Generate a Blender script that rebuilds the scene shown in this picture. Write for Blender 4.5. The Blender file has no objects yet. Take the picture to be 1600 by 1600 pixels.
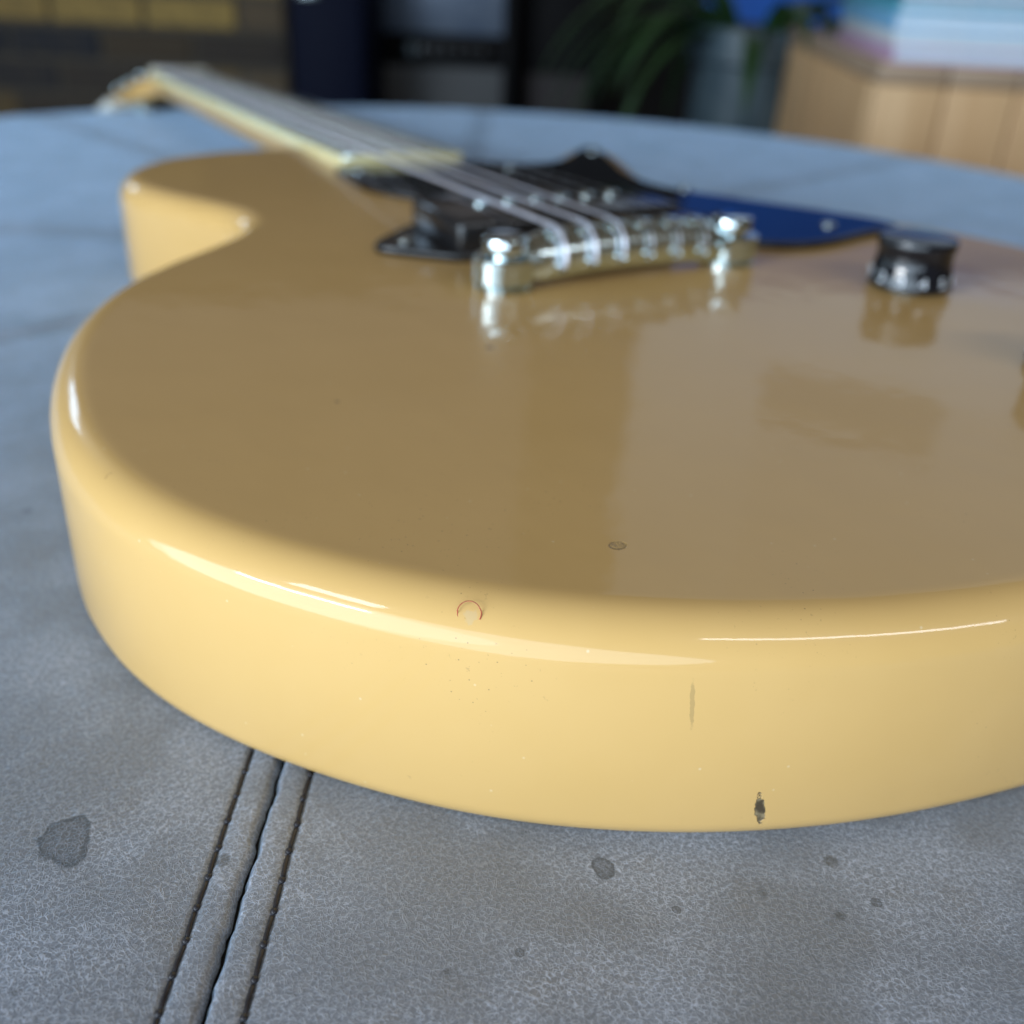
import bpy, bmesh, math, random
from mathutils import Vector, Matrix

random.seed(7)
scene = bpy.context.scene
COL = scene.collection
rad = math.radians

# ------------------------------------------------------------------ camera
CAM = Vector((-0.1825, -0.2638, 0.1340))
c_r = Vector((0.88288405, -0.46761873, 0.04299392))
c_u = Vector((0.19243146, 0.44378908, 0.87522648))
c_f = Vector((0.42835252, 0.76445012, -0.48179885))
cam_d = bpy.data.cameras.new('camera')
cam = bpy.data.objects.new('camera', cam_d)
COL.objects.link(cam)
m = Matrix(((c_r.x, c_u.x, -c_f.x, CAM.x), (c_r.y, c_u.y, -c_f.y, CAM.y), (c_r.z, c_u.z, -c_f.z, CAM.z), (0, 0, 0, 1)))
cam.matrix_world = m
cam_d.sensor_width = 36
cam_d.lens = 1617.8 / 1600 * 36
cam_d.clip_start = 0.01
cam_d.clip_end = 60
cam_d.dof.use_dof = True
cam_d.dof.focus_distance = 0.163
cam_d.dof.aperture_fstop = 10.5
scene.camera = cam

# ------------------------------------------------------------------ light
w = bpy.data.worlds.new('World')
scene.world = w
w.use_nodes = True
bg = w.node_tree.nodes['Background']
bg.inputs[0].default_value = (1.0, 0.78, 0.55, 1)
bg.inputs[1].default_value = 0.085


def area(name, loc, target, sx, sy, power, col, spread=180):
    l = bpy.data.lights.new(name, 'AREA')
    l.shape = 'RECTANGLE'
    l.size = sx
    l.size_y = sy
    l.energy = power
    l.color = col
    l.spread = rad(spread)
    o = bpy.data.objects.new(name, l)
    COL.objects.link(o)
    o.location = loc
    d = Vector(target) - Vector(loc)
    o.rotation_euler = d.to_track_quat('-Z', 'Y').to_euler()
    return o


# broad low window wall behind and to the left of the photographer
for loc, sx, sy, pw in (((-1.38, -0.76, 0.08), 3.5, 1.10, 46), ((-1.58, -0.42, 0.14), 1.9, 0.86, 14)):
    lw = area('window_light_low', loc, (0.0, 0.0, 0.10), sx, sy, pw, (0.66, 0.83, 1.0))
    lw.data.shape = 'ELLIPSE'
# upper panes on the left: a white strip and a blue pane above it
area('window_light_strip', (-2.05, -0.45, 0.62), (-0.14, -0.12, 0.04), 0.80, 0.09, 12, (1.0, 1.0, 1.0))
area('window_light_pane', (-1.85, -0.50, 1.12), (-0.14, -0.12, 0.04), 0.50, 0.26, 8, (0.62, 0.82, 1.0))
# slanted row of roof windows behind the photographer
sk = area('window_light_roof', (0.33, -1.55, 1.15), (-0.07, -0.17, 0.04), 1.35, 0.11, 7.5, (0.92, 0.95, 1.0))
sk.rotation_euler.rotate_axis('Z', rad(-28))
# windows on the far side of the room
for u0, u1, z0, z1, rd in ((-1.0, -0.564, 0.72, 2.5, 0.62), (-0.564, 1.2, 0.72, 1.09, 0.66), (-0.03, 1.2, 1.09, 1.27, 0.56), (-0.564, -0.03, 1.09, 1.27, 0.22), (-0.564, 0.4, 1.27, 2.5, 0.55), (0.4, 1.2, 1.27, 2.5, 0.66)):
    uc, zc = (u0 + u1) / 2, (z0 + z1) / 2
    area('far_panel_light', (2.325 + 0.574 * uc, 1.585 - 0.819 * uc, zc), (-0.05 + 0.574 * uc, -0.08 - 0.819 * uc, zc), u1 - u0, z1 - z0,
         rd * math.pi * (u1 - u0) * (z1 - z0), (0.58, 0.77, 1.0))
area('far_panel_light', (0.60, 2.745, 1.72), (-0.05, -0.08, 1.72), 1.7, 1.6, 0.17 * math.pi * 2.72, (0.85, 0.88, 1.0))  # added dim panel, out of view, to pale the reflection left of the stripe
area('window_light_side', (-0.75, 2.55, 0.80), (0, 0.3, 0.0), 0.42, 0.30, 3.2, (0.52, 0.74, 1.0))

scene.view_settings.view_transform = 'Standard'
scene.view_settings.look = 'None'
scene.view_settings.gamma = 1
scene.view_settings.exposure = 0.08
scene.view_settings.use_curve_mapping = False


# ------------------------------------------------------------------ materials
def mat(name, col=(0.5, 0.5, 0.5), rough=0.5, metal=0.0, spec=0.5, coat=0.0, coat_rough=0.03):
    mt = bpy.data.materials.new(name)
    mt.use_nodes = True
    b = mt.node_tree.nodes['Principled BSDF']
    b.inputs['Base Color'].default_value = (*col, 1)
    b.inputs['Roughness'].default_value = rough
    b.inputs['Metallic'].default_value = metal
    b.inputs['Specular IOR Level'].default_value = spec
    b.inputs['Coat Weight'].default_value = coat
    b.inputs['Coat Roughness'].default_value = coat_rough
    return mt


class NT:
    """small node helper on one material"""

    def __init__(s, mt):
        s.t = mt.node_tree
        s.b = s.t.nodes['Principled BSDF']
        s.co = s.t.nodes.new('ShaderNodeTexCoord')

    def n(s, typ, **kw):
        nd = s.t.nodes.new(typ)
        for k, v in kw.items():
            setattr(nd, k, v)
        return nd

    def l(s, a, b):
        s.t.links.new(a, b)

    def val(s, x, inp):
        if hasattr(x, 'is_linked') or hasattr(x, 'links'):
            s.l(x, inp)
        else:
            inp.default_value = x

    def math(s, op, a, b=0.0, clamp=False):
        nd = s.n('ShaderNodeMath', operation=op, use_clamp=clamp)
        s.val(a, nd.inputs[0])
        s.val(b, nd.inputs[1])
        return nd.outputs[0]

    def noise(s, scale, detail=3, rough=0.5, vec=None, dist=0.0):
        nd = s.n('ShaderNodeTexNoise')
        nd.inputs['Scale'].default_value = scale
        nd.inputs['Detail'].default_value = detail
        nd.inputs['Roughness'].default_value = rough
        nd.inputs['Distortion'].default_value = dist
        s.l(vec if vec is not None else s.co.outputs['Object'], nd.inputs['Vector'])
        return nd.outputs['Fac']

    def voro(s, scale, feature='F1', vec=None, rand=1.0, out='Distance'):
        nd = s.n('ShaderNodeTexVoronoi', feature=feature)
        nd.inputs['Scale'].default_value = scale
        nd.inputs['Randomness'].default_value = rand
        s.l(vec if vec is not None else s.co.outputs['Object'], nd.inputs['Vector'])
        return nd.outputs[out]

    def ramp(s, x, a, b, ca=0.0, cb=1.0, smooth=True):
        nd = s.n('ShaderNodeMapRange', clamp=True)
        nd.interpolation_type = 'SMOOTHSTEP' if smooth else 'LINEAR'
        s.val(x, nd.inputs[0])
        nd.inputs[1].default_value = a
        nd.inputs[2].default_value = b
        nd.inputs[3].default_value = ca
        nd.inputs[4].default_value = cb
        return nd.outputs[0]

    def mix(s, f, a, b):
        nd = s.n('ShaderNodeMix', data_type='RGBA')
        s.val(f, nd.inputs['Factor'])
        for x, inp in ((a, nd.inputs['A']), (b, nd.inputs['B'])):
            if isinstance(x, tuple):
                inp.default_value = (*x, 1)
            else:
                s.l(x, inp)
        return nd.outputs['Result']

    def blob(s, center, scale, wob=0.0, wscale=200.0, shear=0.0):
        """soft distance (0 at centre, 1 at edge) to an ellipsoid in object space"""
        mp = s.n('ShaderNodeVectorMath', operation='SUBTRACT')
        s.l(s.co.outputs['Object'], mp.inputs[0])
        mp.inputs[1].default_value = center
        src = mp.outputs[0]
        if shear:
            sp = s.n('ShaderNodeSeparateXYZ')
            s.l(src, sp.inputs[0])
            cb = s.n('ShaderNodeCombineXYZ')
            s.l(s.math('ADD', sp.outputs[0], s.math('MULTIPLY', sp.outputs[2], shear)), cb.inputs[0])
            s.l(sp.outputs[1], cb.inputs[1])
            s.l(sp.outputs[2], cb.inputs[2])
            src = cb.outputs[0]
        dv = s.n('ShaderNodeVectorMath', operation='DIVIDE')
        s.l(src, dv.inputs[0])
        dv.inputs[1].default_value = scale
        ln = s.n('ShaderNodeVectorMath', operation='LENGTH')
        s.l(dv.outputs[0], ln.inputs[0])
        d = ln.outputs['Value']
        if wob:
            if not hasattr(s, 'cache'):
                s.cache = {}
            if wscale not in s.cache:
                s.cache[wscale] = s.noise(wscale, 2, 0.6)
            nz = s.cache[wscale]
            d = s.math('ADD', d, s.math('MULTIPLY', s.math('SUBTRACT', nz, 0.5), wob))
        return d

    def bump(s, h, dist, strength=1.0, prev=None):
        nd = s.n('ShaderNodeBump')
        nd.inputs['Strength'].default_value = strength
        nd.inputs['Distance'].default_value = dist
        s.l(h, nd.inputs['Height'])
        if prev is not None:
            s.l(prev, nd.inputs['Normal'])
        return nd.outputs[0]


def lacquer():
    mt = mat('yellow_lacquer', (0.62, 0.47, 0.2), 0.3, spec=0.08, coat=0.56, coat_rough=0.05)
    t = NT(mt)
    nz = t.noise(14, 4, 0.6)
    base = t.mix(nz, (0.566, 0.348, 0.116), (0.632, 0.403, 0.160))
    # fine dirt specks, gathered in patches
    patch = t.ramp(t.noise(28, 2), 0.5, 0.68)
    sp = t.voro(520)
    sk = t.math('MULTIPLY', t.ramp(sp, 0.10, 0.03), patch)
    fine = t.ramp(t.noise(900, 2, 0.7), 0.66, 0.74)
    sk = t.math('MAXIMUM', t.math('MULTIPLY', sk, 0.75), t.math('MULTIPLY', t.math('MULTIPLY', fine, patch), 0.30))
    base = t.mix(sk, base, (0.16, 0.12, 0.06))
    dust = t.math('MULTIPLY', t.ramp(t.voro(210), 0.07, 0.03), t.ramp(t.voro(210, out='Color'), 0.5, 0.55))
    base = t.mix(t.math('MULTIPLY', dust, 0.35), base, (0.75, 0.66, 0.48))
    # vertical scuff on the side
    sc = t.ramp(t.blob((-0.0941, -0.1665, 0.0305), (0.00042, 0.004, 0.0056), 1.1, 900, 0.09), 1.0, 0.6)
    base = t.mix(t.math('MULTIPLY', sc, 0.38), base, (0.2, 0.15, 0.07))
    # dark chip low on the side
    ch = t.ramp(t.blob((-0.0809, -0.1725, 0.0080), (0.00085, 0.004, 0.0034), 1.1, 900, 0.18), 1.0, 0.85)
    chc = t.mix(t.ramp(t.noise(700, 3), 0.4, 0.65), (0.07, 0.05, 0.028), (0.26, 0.20, 0.11))
    base = t.mix(ch, base, chc)
    # pale impact mark on the rim
    im = t.ramp(t.blob((-0.1227, -0.1453, 0.0418), (0.0013, 0.0013, 0.0014), 1.6, 900), 1.0, 0.6)
    base = t.mix(t.math('MULTIPLY', im, 0.35), base, (0.50, 0.40, 0.26))
    # shallow dent on the top
    db = t.blob((-0.0922, -0.1400, 0.0445), (0.0016, 0.0014, 0.002), 0.35, 1500)
    dent = t.ramp(db, 1.05, 0.9)
    ringm = t.math('MULTIPLY', dent, t.ramp(db, 0.55, 0.95))
    base = t.mix(t.math('MULTIPLY', dent, 0.25), base, (0.2, 0.16, 0.09))
    base = t.mix(t.math('MULTIPLY', ringm, 0.3), base, (0.1, 0.08, 0.05))
    # two pin-prick marks on the top
    for c, k in (((-0.0684, -0.0446, 0.0445), 0.0013), ((-0.115, -0.0632, 0.0445), 0.0006)):
        pm = t.ramp(t.blob(c, (k, k, k)), 1.0, 0.6)
        base = t.mix(t.math('MULTIPLY', pm, 0.7), base, (0.1, 0.07, 0.04))
    t.l(base, t.b.inputs['Base Color'])
    ro = t.ramp(t.noise(60, 4, 0.65), 0.35, 0.75, 0.02, 0.06)
    ro = t.math('ADD', ro, t.math('MULTIPLY', t.math('MAXIMUM', dent, ch), 0.35))
    t.l(ro, t.b.inputs['Coat Roughness'])
    # hair-fine scratches
    mp = t.n('ShaderNodeMapping')
    mp.inputs['Rotation'].default_value = (0.3, 0.2, 0.8)
    mp.inputs['Scale'].default_value = (14, 420, 30)
    t.l(t.co.outputs['Object'], mp.inputs[0])
    scr = t.math('MULTIPLY', t.ramp(t.noise(1.0, 2, 0.5, mp.outputs[0]), 0.70, 0.74), t.ramp(t.noise(35, 2), 0.5, 0.6))
    nb = t.bump(t.noise(30, 3, 0.55), 0.0006, 0.42)
    nb = t.bump(ch, -0.0004, 0.8, nb)
    nb = t.bump(t.noise(420, 2), 0.00002, 0.35, nb)
    nb = t.bump(scr, -0.00002, 0.6, nb)
    nb = t.bump(t.math('MULTIPLY', dent, t.noise(1500, 2)), -0.0004, 0.8, nb)
    t.l(nb, t.b.inputs['Normal'])
    t.l(nb, t.b.inputs['Coat Normal'])
    return mt


def leather():
    mt = mat('grey_leather', (0.2, 0.23, 0.28), 0.5, spec=0.75)
    t = NT(mt)
    # distort coordinates so that the grain is not regular
    mid = t.noise(34, 4, 0.6)
    e1 = t.voro(1250, 'DISTANCE_TO_EDGE')
    e2 = t.voro(480, 'DISTANCE_TO_EDGE')
    ridge1 = t.ramp(e1, 0.0, 0.11, 1.0, 0.0)
    ridge2 = t.ramp(e2, 0.0, 0.06, 1.0, 0.0)
    fz = t.noise(1200, 3, 0.7)
    wear = t.ramp(mid, 0.36, 0.66)
    net = t.math('MAXIMUM', ridge1, t.math('MULTIPLY', ridge2, 0.8))
    net = t.math('MULTIPLY', net, t.ramp(fz, 0.3, 0.7, 0.35, 1.0))
    c0 = t.mix(t.ramp(t.noise(17, 3, 0.65), 0.35, 0.65), (0.228, 0.235, 0.252), (0.252, 0.276, 0.328))
    c0 = t.mix(t.math('MULTIPLY', t.ramp(mid, 0.42, 0.68), 0.7), c0, (0.31, 0.338, 0.40))
    c0 = t.mix(t.math('MULTIPLY', t.ramp(t.noise(48, 3, 0.6), 0.50, 0.72), 0.5), c0, (0.23, 0.212, 0.19))
    c1 = t.mix(t.math('MULTIPLY', net, t.ramp(wear, 0, 1, 0.30, 0.9)), c0, (0.58, 0.64, 0.78))
    c1 = t.mix(t.ramp(fz, 0.35, 0.6, 0.5, 0.0), c1, (0.10, 0.12, 0.15))
    # water stains: darker blotches with a darker rim
    for c, sx, sy in STAINS:
        d = t.blob((c[0], c[1], 0), (sx, sy, 0.02), 1.5, 150)
        a = t.ramp(d, 1.0, 0.88)
        rim = t.math('MULTIPLY', a, t.ramp(d, 0.62, 0.95))
        f = t.math('ADD', t.math('MULTIPLY', a, 0.5), t.math('MULTIPLY', rim, 0.3))
        c1 = t.mix(f, c1, (0.045, 0.05, 0.055))
    # small greasy dots
    dots = t.ramp(t.voro(95), 0.16, 0.10)
    keep = t.ramp(t.voro(95, out='Color'), 0.62, 0.66)
    c1 = t.mix(t.math('MULTIPLY', t.math('MULTIPLY', dots, keep), 0.6), c1, (0.06, 0.058, 0.05))
    t.l(c1, t.b.inputs['Base Color'])
    t.b.inputs['Sheen Weight'].default_value = 1.0
    t.b.inputs['Sheen Roughness'].default_value = 0.35
    t.b.inputs['Sheen Tint'].default_value = (0.42, 0.68, 1.0, 1)  # blue tint stands in for sky light glancing off the far leather
    ro = t.ramp(mid, 0.3, 0.7, 0.56, 0.44)
    t.l(ro, t.b.inputs['Roughness'])
    nb = t.bump(t.noise(11, 2), 0.003, 0.35)
    nb = t.bump(t.noise(70, 3), 0.0006, 0.5, nb)
    nb = t.bump(net, 0.00010, 0.8, nb)
    nb = t.bump(fz, 0.00008, 0.6, nb)
    t.l(nb, t.b.inputs['Normal'])
    return mt


def wood(name, ca, cb, scale=1.0, rough=0.5, axis='Z'):
    mt = mat(name, ca, rough)
    t = NT(mt)
    mp = t.n('ShaderNodeMapping')
    sc = {'Z': (40, 40, 2.2), 'Y': (40, 2.2, 40), 'X': (2.2, 40, 40)}[axis]
    mp.inputs['Scale'].default_value = tuple(x * scale for x in sc)
    oi = t.n('ShaderNodeObjectInfo')
    cv = t.n('ShaderNodeCombineXYZ')
    t.l(t.math('MULTIPLY', oi.outputs['Random'], 37), cv.inputs[0])
    t.l(t.math('MULTIPLY', oi.outputs['Random'], 11), cv.inputs[2])
    t.l(cv.outputs[0], mp.inputs['Location'])
    t.l(t.co.outputs['Object'], mp.inputs[0])
    nz = t.noise(1.0, 5, 0.6, mp.outputs[0], 1.2)
    c = t.mix(t.ramp(nz, 0.3, 0.7), ca, cb)
    c = t.mix(t.math('MULTIPLY', oi.outputs['Random'], 0.35), c, tuple(x * 0.7 for x in ca))
    t.l(c, t.b.inputs['Base Color'])
    t.l(t.bump(nz, 0.0008, 0.4), t.b.inputs['Normal'])
    return mt


def noisy(name, ca, cb, scale, rough, metal=0.0, bumpd=0.0, spec=0.5):
    mt = mat(name, ca, rough, metal, spec)
    t = NT(mt)
    nz = t.noise(scale, 4, 0.6)
    t.l(t.mix(t.ramp(nz, 0.3, 0.7), ca, cb), t.b.inputs['Base Color'])
    t.l(t.ramp(nz, 0.3, 0.7, rough * 0.8, min(1, rough * 1.25)), t.b.inputs['Roughness'])
    if bumpd:
        t.l(t.bump(nz, bumpd, 0.5), t.b.inputs['Normal'])
    return mt


def brick_mat():
    mt = mat('brick_clay', (0.3, 0.2, 0.08), 0.85)
    t = NT(mt)
    oi = t.n('ShaderNodeObjectInfo')
    nz = t.noise(45, 4, 0.6)
    c = t.mix(t.ramp(nz, 0.35, 0.7, 0.0, 0.5), oi.outputs['Color'], (0.06, 0.045, 0.025))
    t.l(c, t.b.inputs['Base Color'])
    t.l(t.bump(nz, 0.003, 0.6), t.b.inputs['Normal'])
    return mt


STAINS = [((-0.1850, -0.1211), 0.0046, 0.0062), ((-0.1068, -0.1652), 0.0023, 0.0026), ((-0.1271, -0.1740), 0.0008, 0.0009), ((-0.1008, -0.1780), 0.0007, 0.0008), ((-0.0704, -0.1911), 0.0009, 0.001), ((-0.2, -0.118), 0.0015, 0.002),
          ((0.30, 0.42), 0.02, 0.014)]
M = {}
M['lacquer'] = lacquer()
M['leather'] = leather()
M['thread'] = noisy('dark_thread', (0.010, 0.011, 0.018), (0.032, 0.028, 0.030), 900, 0.4, bumpd=0.0002)
M['gap_shade'] = mat('gap_shadow_black', (0.012, 0.013, 0.016), 0.9)
M['chrome'] = noisy('chrome', (0.58, 0.66, 0.69), (0.48, 0.56, 0.57), 120, 0.07, 1.0)
M['nickel'] = noisy('aged_nickel', (0.62, 0.74, 0.76), (0.74, 0.84, 0.84), 260, 0.22, 1.0)
M['steel'] = noisy('string_steel', (0.78, 0.79, 0.92), (0.90, 0.91, 1.0), 300, 0.40, 0.8)
M['plain_steel'] = noisy('plain_string_steel', (0.42, 0.43, 0.47), (0.52, 0.53, 0.57), 300, 0.3, 1.0)
M['black_gloss'] = noisy('black_pickguard_plastic', (0.006, 0.006, 0.008), (0.010, 0.010, 0.012), 30, 0.06)
M['black_plastic'] = noisy('black_pickup_plastic', (0.008, 0.008, 0.009), (0.013, 0.013, 0.014), 60, 0.16)
M['knob_black'] = noisy('black_knob_plastic', (0.006, 0.007, 0.010), (0.010, 0.011, 0.015), 60, 0.10)
M['binding'] = noisy('cream_binding', (0.74, 0.68, 0.36), (0.80, 0.73, 0.42), 60, 0.2)
M['rosewood'] = wood('rosewood', (0.045, 0.030, 0.024), (0.020, 0.014, 0.012), 3.0, 0.28, 'Y')
M['pearl'] = noisy('pearl_plastic', (0.72, 0.73, 0.68), (0.60, 0.64, 0.62), 90, 0.2)
M['bone'] = noisy('bone_nut', (0.72, 0.70, 0.58), (0.66, 0.63, 0.5), 120, 0.35)
M['white_ink'] = mat('white_ink', (0.75, 0.80, 0.86), 0.35)
M['fibre'] = noisy('red_fibre', (0.42, 0.05, 0.02), (0.30, 0.11, 0.04), 300, 0.5)
M['brown_fibre'] = noisy('brown_fibre', (0.22, 0.12, 0.05), (0.16, 0.09, 0.04), 300, 0.5)
M['floor'] = wood('floor_boards', (0.035, 0.024, 0.018), (0.02, 0.014, 0.011), 0.6, 0.55, 'Y')
M['brick'] = brick_mat()
M['mortar'] = noisy('mortar', (0.055, 0.048, 0.038), (0.09, 0.075, 0.055), 60, 0.9, bumpd=0.002)
M['blue_paint'] = noisy('blue_wall_paint', (0.016, 0.15, 0.70), (0.02, 0.17, 0.76), 5, 0.55)
M['dark_paint'] = noisy('dark_wall_paint', (0.008, 0.010, 0.014), (0.013, 0.014, 0.017), 5, 0.7)
M['navy_vinyl'] = noisy('navy_vinyl', (0.0015, 0.003, 0.012), (0.002, 0.004, 0.016), 200, 0.6, bumpd=0.0005, spec=0.08)
M['tolex'] = noisy('black_tolex', (0.003, 0.003, 0.004), (0.005, 0.005, 0.006), 260, 0.6, bumpd=0.0006, spec=0.12)
M['grille'] = noisy('grey_grille_cloth', (0.075, 0.08, 0.085), (0.115, 0.12, 0.125), 300, 0.85, bumpd=0.0006)
M['grille_dark'] = noisy('brown_grille_cloth', (0.030, 0.026, 0.028), (0.045, 0.04, 0.042), 300, 0.85, bumpd=0.0006)
M['panel_blue'] = noisy('brushed_blue_panel', (0.09, 0.125, 0.19), (0.125, 0.16, 0.215), 40, 0.4, 0.2)
M['pot'] = noisy('glazed_grey_pot', (0.055, 0.09, 0.115), (0.075, 0.115, 0.14), 14, 0.35, bumpd=0.002)
M['soil'] = noisy('soil', (0.02, 0.014, 0.01), (0.04, 0.03, 0.02), 80, 0.95, bumpd=0.004)
M['leaf'] = noisy('green_leaf', (0.014, 0.045, 0.012), (0.026, 0.075, 0.018), 20, 0.45)
M['pine'] = wood('pine_boards', (0.84, 0.57, 0.31), (0.62, 0.37, 0.17), 0.7, 0.55, 'Z')
M['pine_top'] = wood('pine_top_boards', (0.50, 0.37, 0.26), (0.38, 0.27, 0.18), 0.7, 0.5, 'X')
M['pages'] = noisy('white_pages', (0.70, 0.80, 0.88), (0.55, 0.70, 0.82), 260, 0.7)
for nm, c in (('pink', (0.62, 0.42, 0.60)), ('sky', (0.22, 0.52, 0.80)), ('navy', (0.02, 0.05, 0.18)), ('white', (0.75, 0.80, 0.84)),
              ('teal', (0.10, 0.42, 0.55)), ('orange', (0.55, 0.30, 0.08))):
    M['cover_' + nm] = noisy('book_cover_' + nm, c, tuple(x * 0.85 for x in c), 30, 0.35)


# ------------------------------------------------------------------ mesh helpers
def link(name, me, material=None, parent=None, smooth=True):
    o = bpy.data.objects.new(name, me)
    COL.objects.link(o)
    if material is not None and not me.materials:
        me.materials.append(material)
    if smooth:
        for p in me.polygons:
            p.use_smooth = True
    if parent is not None:
        o.parent = parent
    return o


def pyd(name, verts, faces, material, parent=None, smooth=True):
    me = bpy.data.meshes.new(name)
    me.from_pydata([tuple(v) for v in verts], [], faces)
    me.update()
    return link(name, me, material, parent, smooth)


def empty(name, label, cat, loc=(0, 0, 0), rotz=0, group=None):
    o = bpy.data.objects.new(name, None)
    o.empty_display_size = 0.05
    COL.objects.link(o)
    o.location = loc
    o.rotation_euler = (0, 0, rotz)
    tag(o, label, cat, group)
    return o


def tag(o, label, cat, group=None):
    o['label'] = label
    o['category'] = cat
    if group:
        o['group'] = group
    return o


def fin(bm, name, material, parent=None, smooth=True, angle=None):
    bmesh.ops.recalc_face_normals(bm, faces=bm.faces)
    me = bpy.data.meshes.new(name)
    bm.to_mesh(me)
    bm.free()
    o = link(name, me, material, parent, smooth)
    if smooth and angle:
        me.set_sharp_from_angle(angle=rad(angle))
    return o


def box(name, x0, x1, y0, y1, z0, z1, material, parent=None, bevel=0.0, seg=2):
    bm = bmesh.new()
    bmesh.ops.create_cube(bm, size=1)
    for v in bm.verts:
        v.co = ((x0 + x1) / 2 + v.co.x * (x1 - x0), (y0 + y1) / 2 + v.co.y * (y1 - y0), (z0 + z1) / 2 + v.co.z * (z1 - z0))
    if bevel:
        bmesh.ops.bevel(bm, geom=bm.edges[:], offset=bevel, segments=seg, affect='EDGES', profile=0.5)
    return fin(bm, name, material, parent, bevel > 0, 40)


def lathe(name, prof, material, parent=None, seg=48, loc=(0, 0, 0), cap=True, angle=35, flute=None):
    verts, faces = [], []
    n = len(prof)
    for i, (r, z) in enumerate(prof):
        for k in range(seg):
            a = 2 * math.pi * k / seg
            rr = r * (flute(i, k) if flute else 1)
            verts.append((loc[0] + rr * math.cos(a), loc[1] + rr * math.sin(a), loc[2] + z))
    for i in range(n - 1):
        for k in range(seg):
            k2 = (k + 1) % seg
            faces.append((i * seg + k, i * seg + k2, (i + 1) * seg + k2, (i + 1) * seg + k))
    if cap:
        faces.append(tuple(reversed(range(seg))))
        faces.append(tuple((n - 1) * seg + k for k in range(seg)))
    o = pyd(name, verts, faces, material, parent)
    if angle:
        o.data.set_sharp_from_angle(angle=rad(angle))
    return o


def tube(name, pts, radii, material, parent=None, seg=10, cap=True):
    pts = [Vector(p) for p in pts]
    if not isinstance(radii, (list, tuple)):
        radii = [radii] * len(pts)
    verts, faces = [], []
    prev = None
    for i, p in enumerate(pts):
        t = (pts[min(i + 1, len(pts) - 1)] - pts[max(i - 1, 0)]).normalized()
        if prev is None:
            a = Vector((0, 0, 1)) if abs(t.z) < 0.9 else Vector((1, 0, 0))
            u = t.cross(a).normalized()
        else:
            u = (prev - t * prev.dot(t)).normalized()
        prev = u
        v = t.cross(u)
        for k in range(seg):
            an = 2 * math.pi * k / seg
            verts.append(p + (u * math.cos(an) + v * math.sin(an)) * radii[i])
    for i in range(len(pts) - 1):
        for k in range(seg):
            k2 = (k + 1) % seg
            faces.append((i * seg + k, i * seg + k2, (i + 1) * seg + k2, (i + 1) * seg + k))
    if cap:
        faces.append(tuple(reversed(range(seg))))
        faces.append(tuple((len(pts) - 1) * seg + k for k in range(seg)))
    return pyd(name, verts, faces, material, parent)


def spline(ctrl, n, closed=True):
    """centripetal-ish Catmull-Rom through 2D control points"""
    out = []
    L = len(ctrl)
    rng = L if closed else L - 1
    for i in range(rng):
        if closed:
            p = [Vector(ctrl[(i + k) % L]) for k in (-1, 0, 1, 2)]
        else:
            p = [Vector(ctrl[min(max(i + k, 0), L - 1)]) for k in (-1, 0, 1, 2)]
        tt = [0.0]
        for k in range(3):
            tt.append(tt[-1] + max((p[k + 1] - p[k]).length, 1e-6) ** 0.5)
        for s in range(n):
            t = tt[1] + (tt[2] - tt[1]) * s / n
            a1 = p[0] * ((tt[1] - t) / (tt[1] - tt[0])) + p[1] * ((t - tt[0]) / (tt[1] - tt[0]))
            a2 = p[1] * ((tt[2] - t) / (tt[2] - tt[1])) + p[2] * ((t - tt[1]) / (tt[2] - tt[1]))
            a3 = p[2] * ((tt[3] - t) / (tt[3] - tt[2])) + p[3] * ((t - tt[2]) / (tt[3] - tt[2]))
            b1 = a1 * ((tt[2] - t) / (tt[2] - tt[0])) + a2 * ((t - tt[0]) / (tt[2] - tt[0]))
            b2 = a2 * ((tt[3] - t) / (tt[3] - tt[1])) + a3 * ((t - tt[1]) / (tt[3] - tt[1]))
            out.append(b1 * ((tt[2] - t) / (tt[2] - tt[1])) + b2 * ((t - tt[1]) / (tt[2] - tt[1])))
    if not closed:
        out.append(Vector(ctrl[-1]))
    return out


def resample(pts, n):
    L = [0.0]
    P = pts + [pts[0]]
    for a, b in zip(P, P[1:]):
        L.append(L[-1] + (b - a).length)
    out, j = [], 0
    for i in range(n):
        t = L[-1] * i / n
        while L[j + 1] < t:
            j += 1
        f = (t - L[j]) / max(L[j + 1] - L[j], 1e-9)
        out.append(P[j].lerp(P[j + 1], f))
    return out


def normals2d(pts):
    n = len(pts)
    area2 = sum(pts[i].x * pts[(i + 1) % n].y - pts[(i + 1) % n].x * pts[i].y for i in range(n))
    sgn = 1 if area2 > 0 else -1
    out = []
    for i in range(n):
        t = (pts[(i + 1) % n] - pts[i - 1]).normalized()
        out.append(Vector((t.y, -t.x)) * sgn)
    return out


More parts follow.
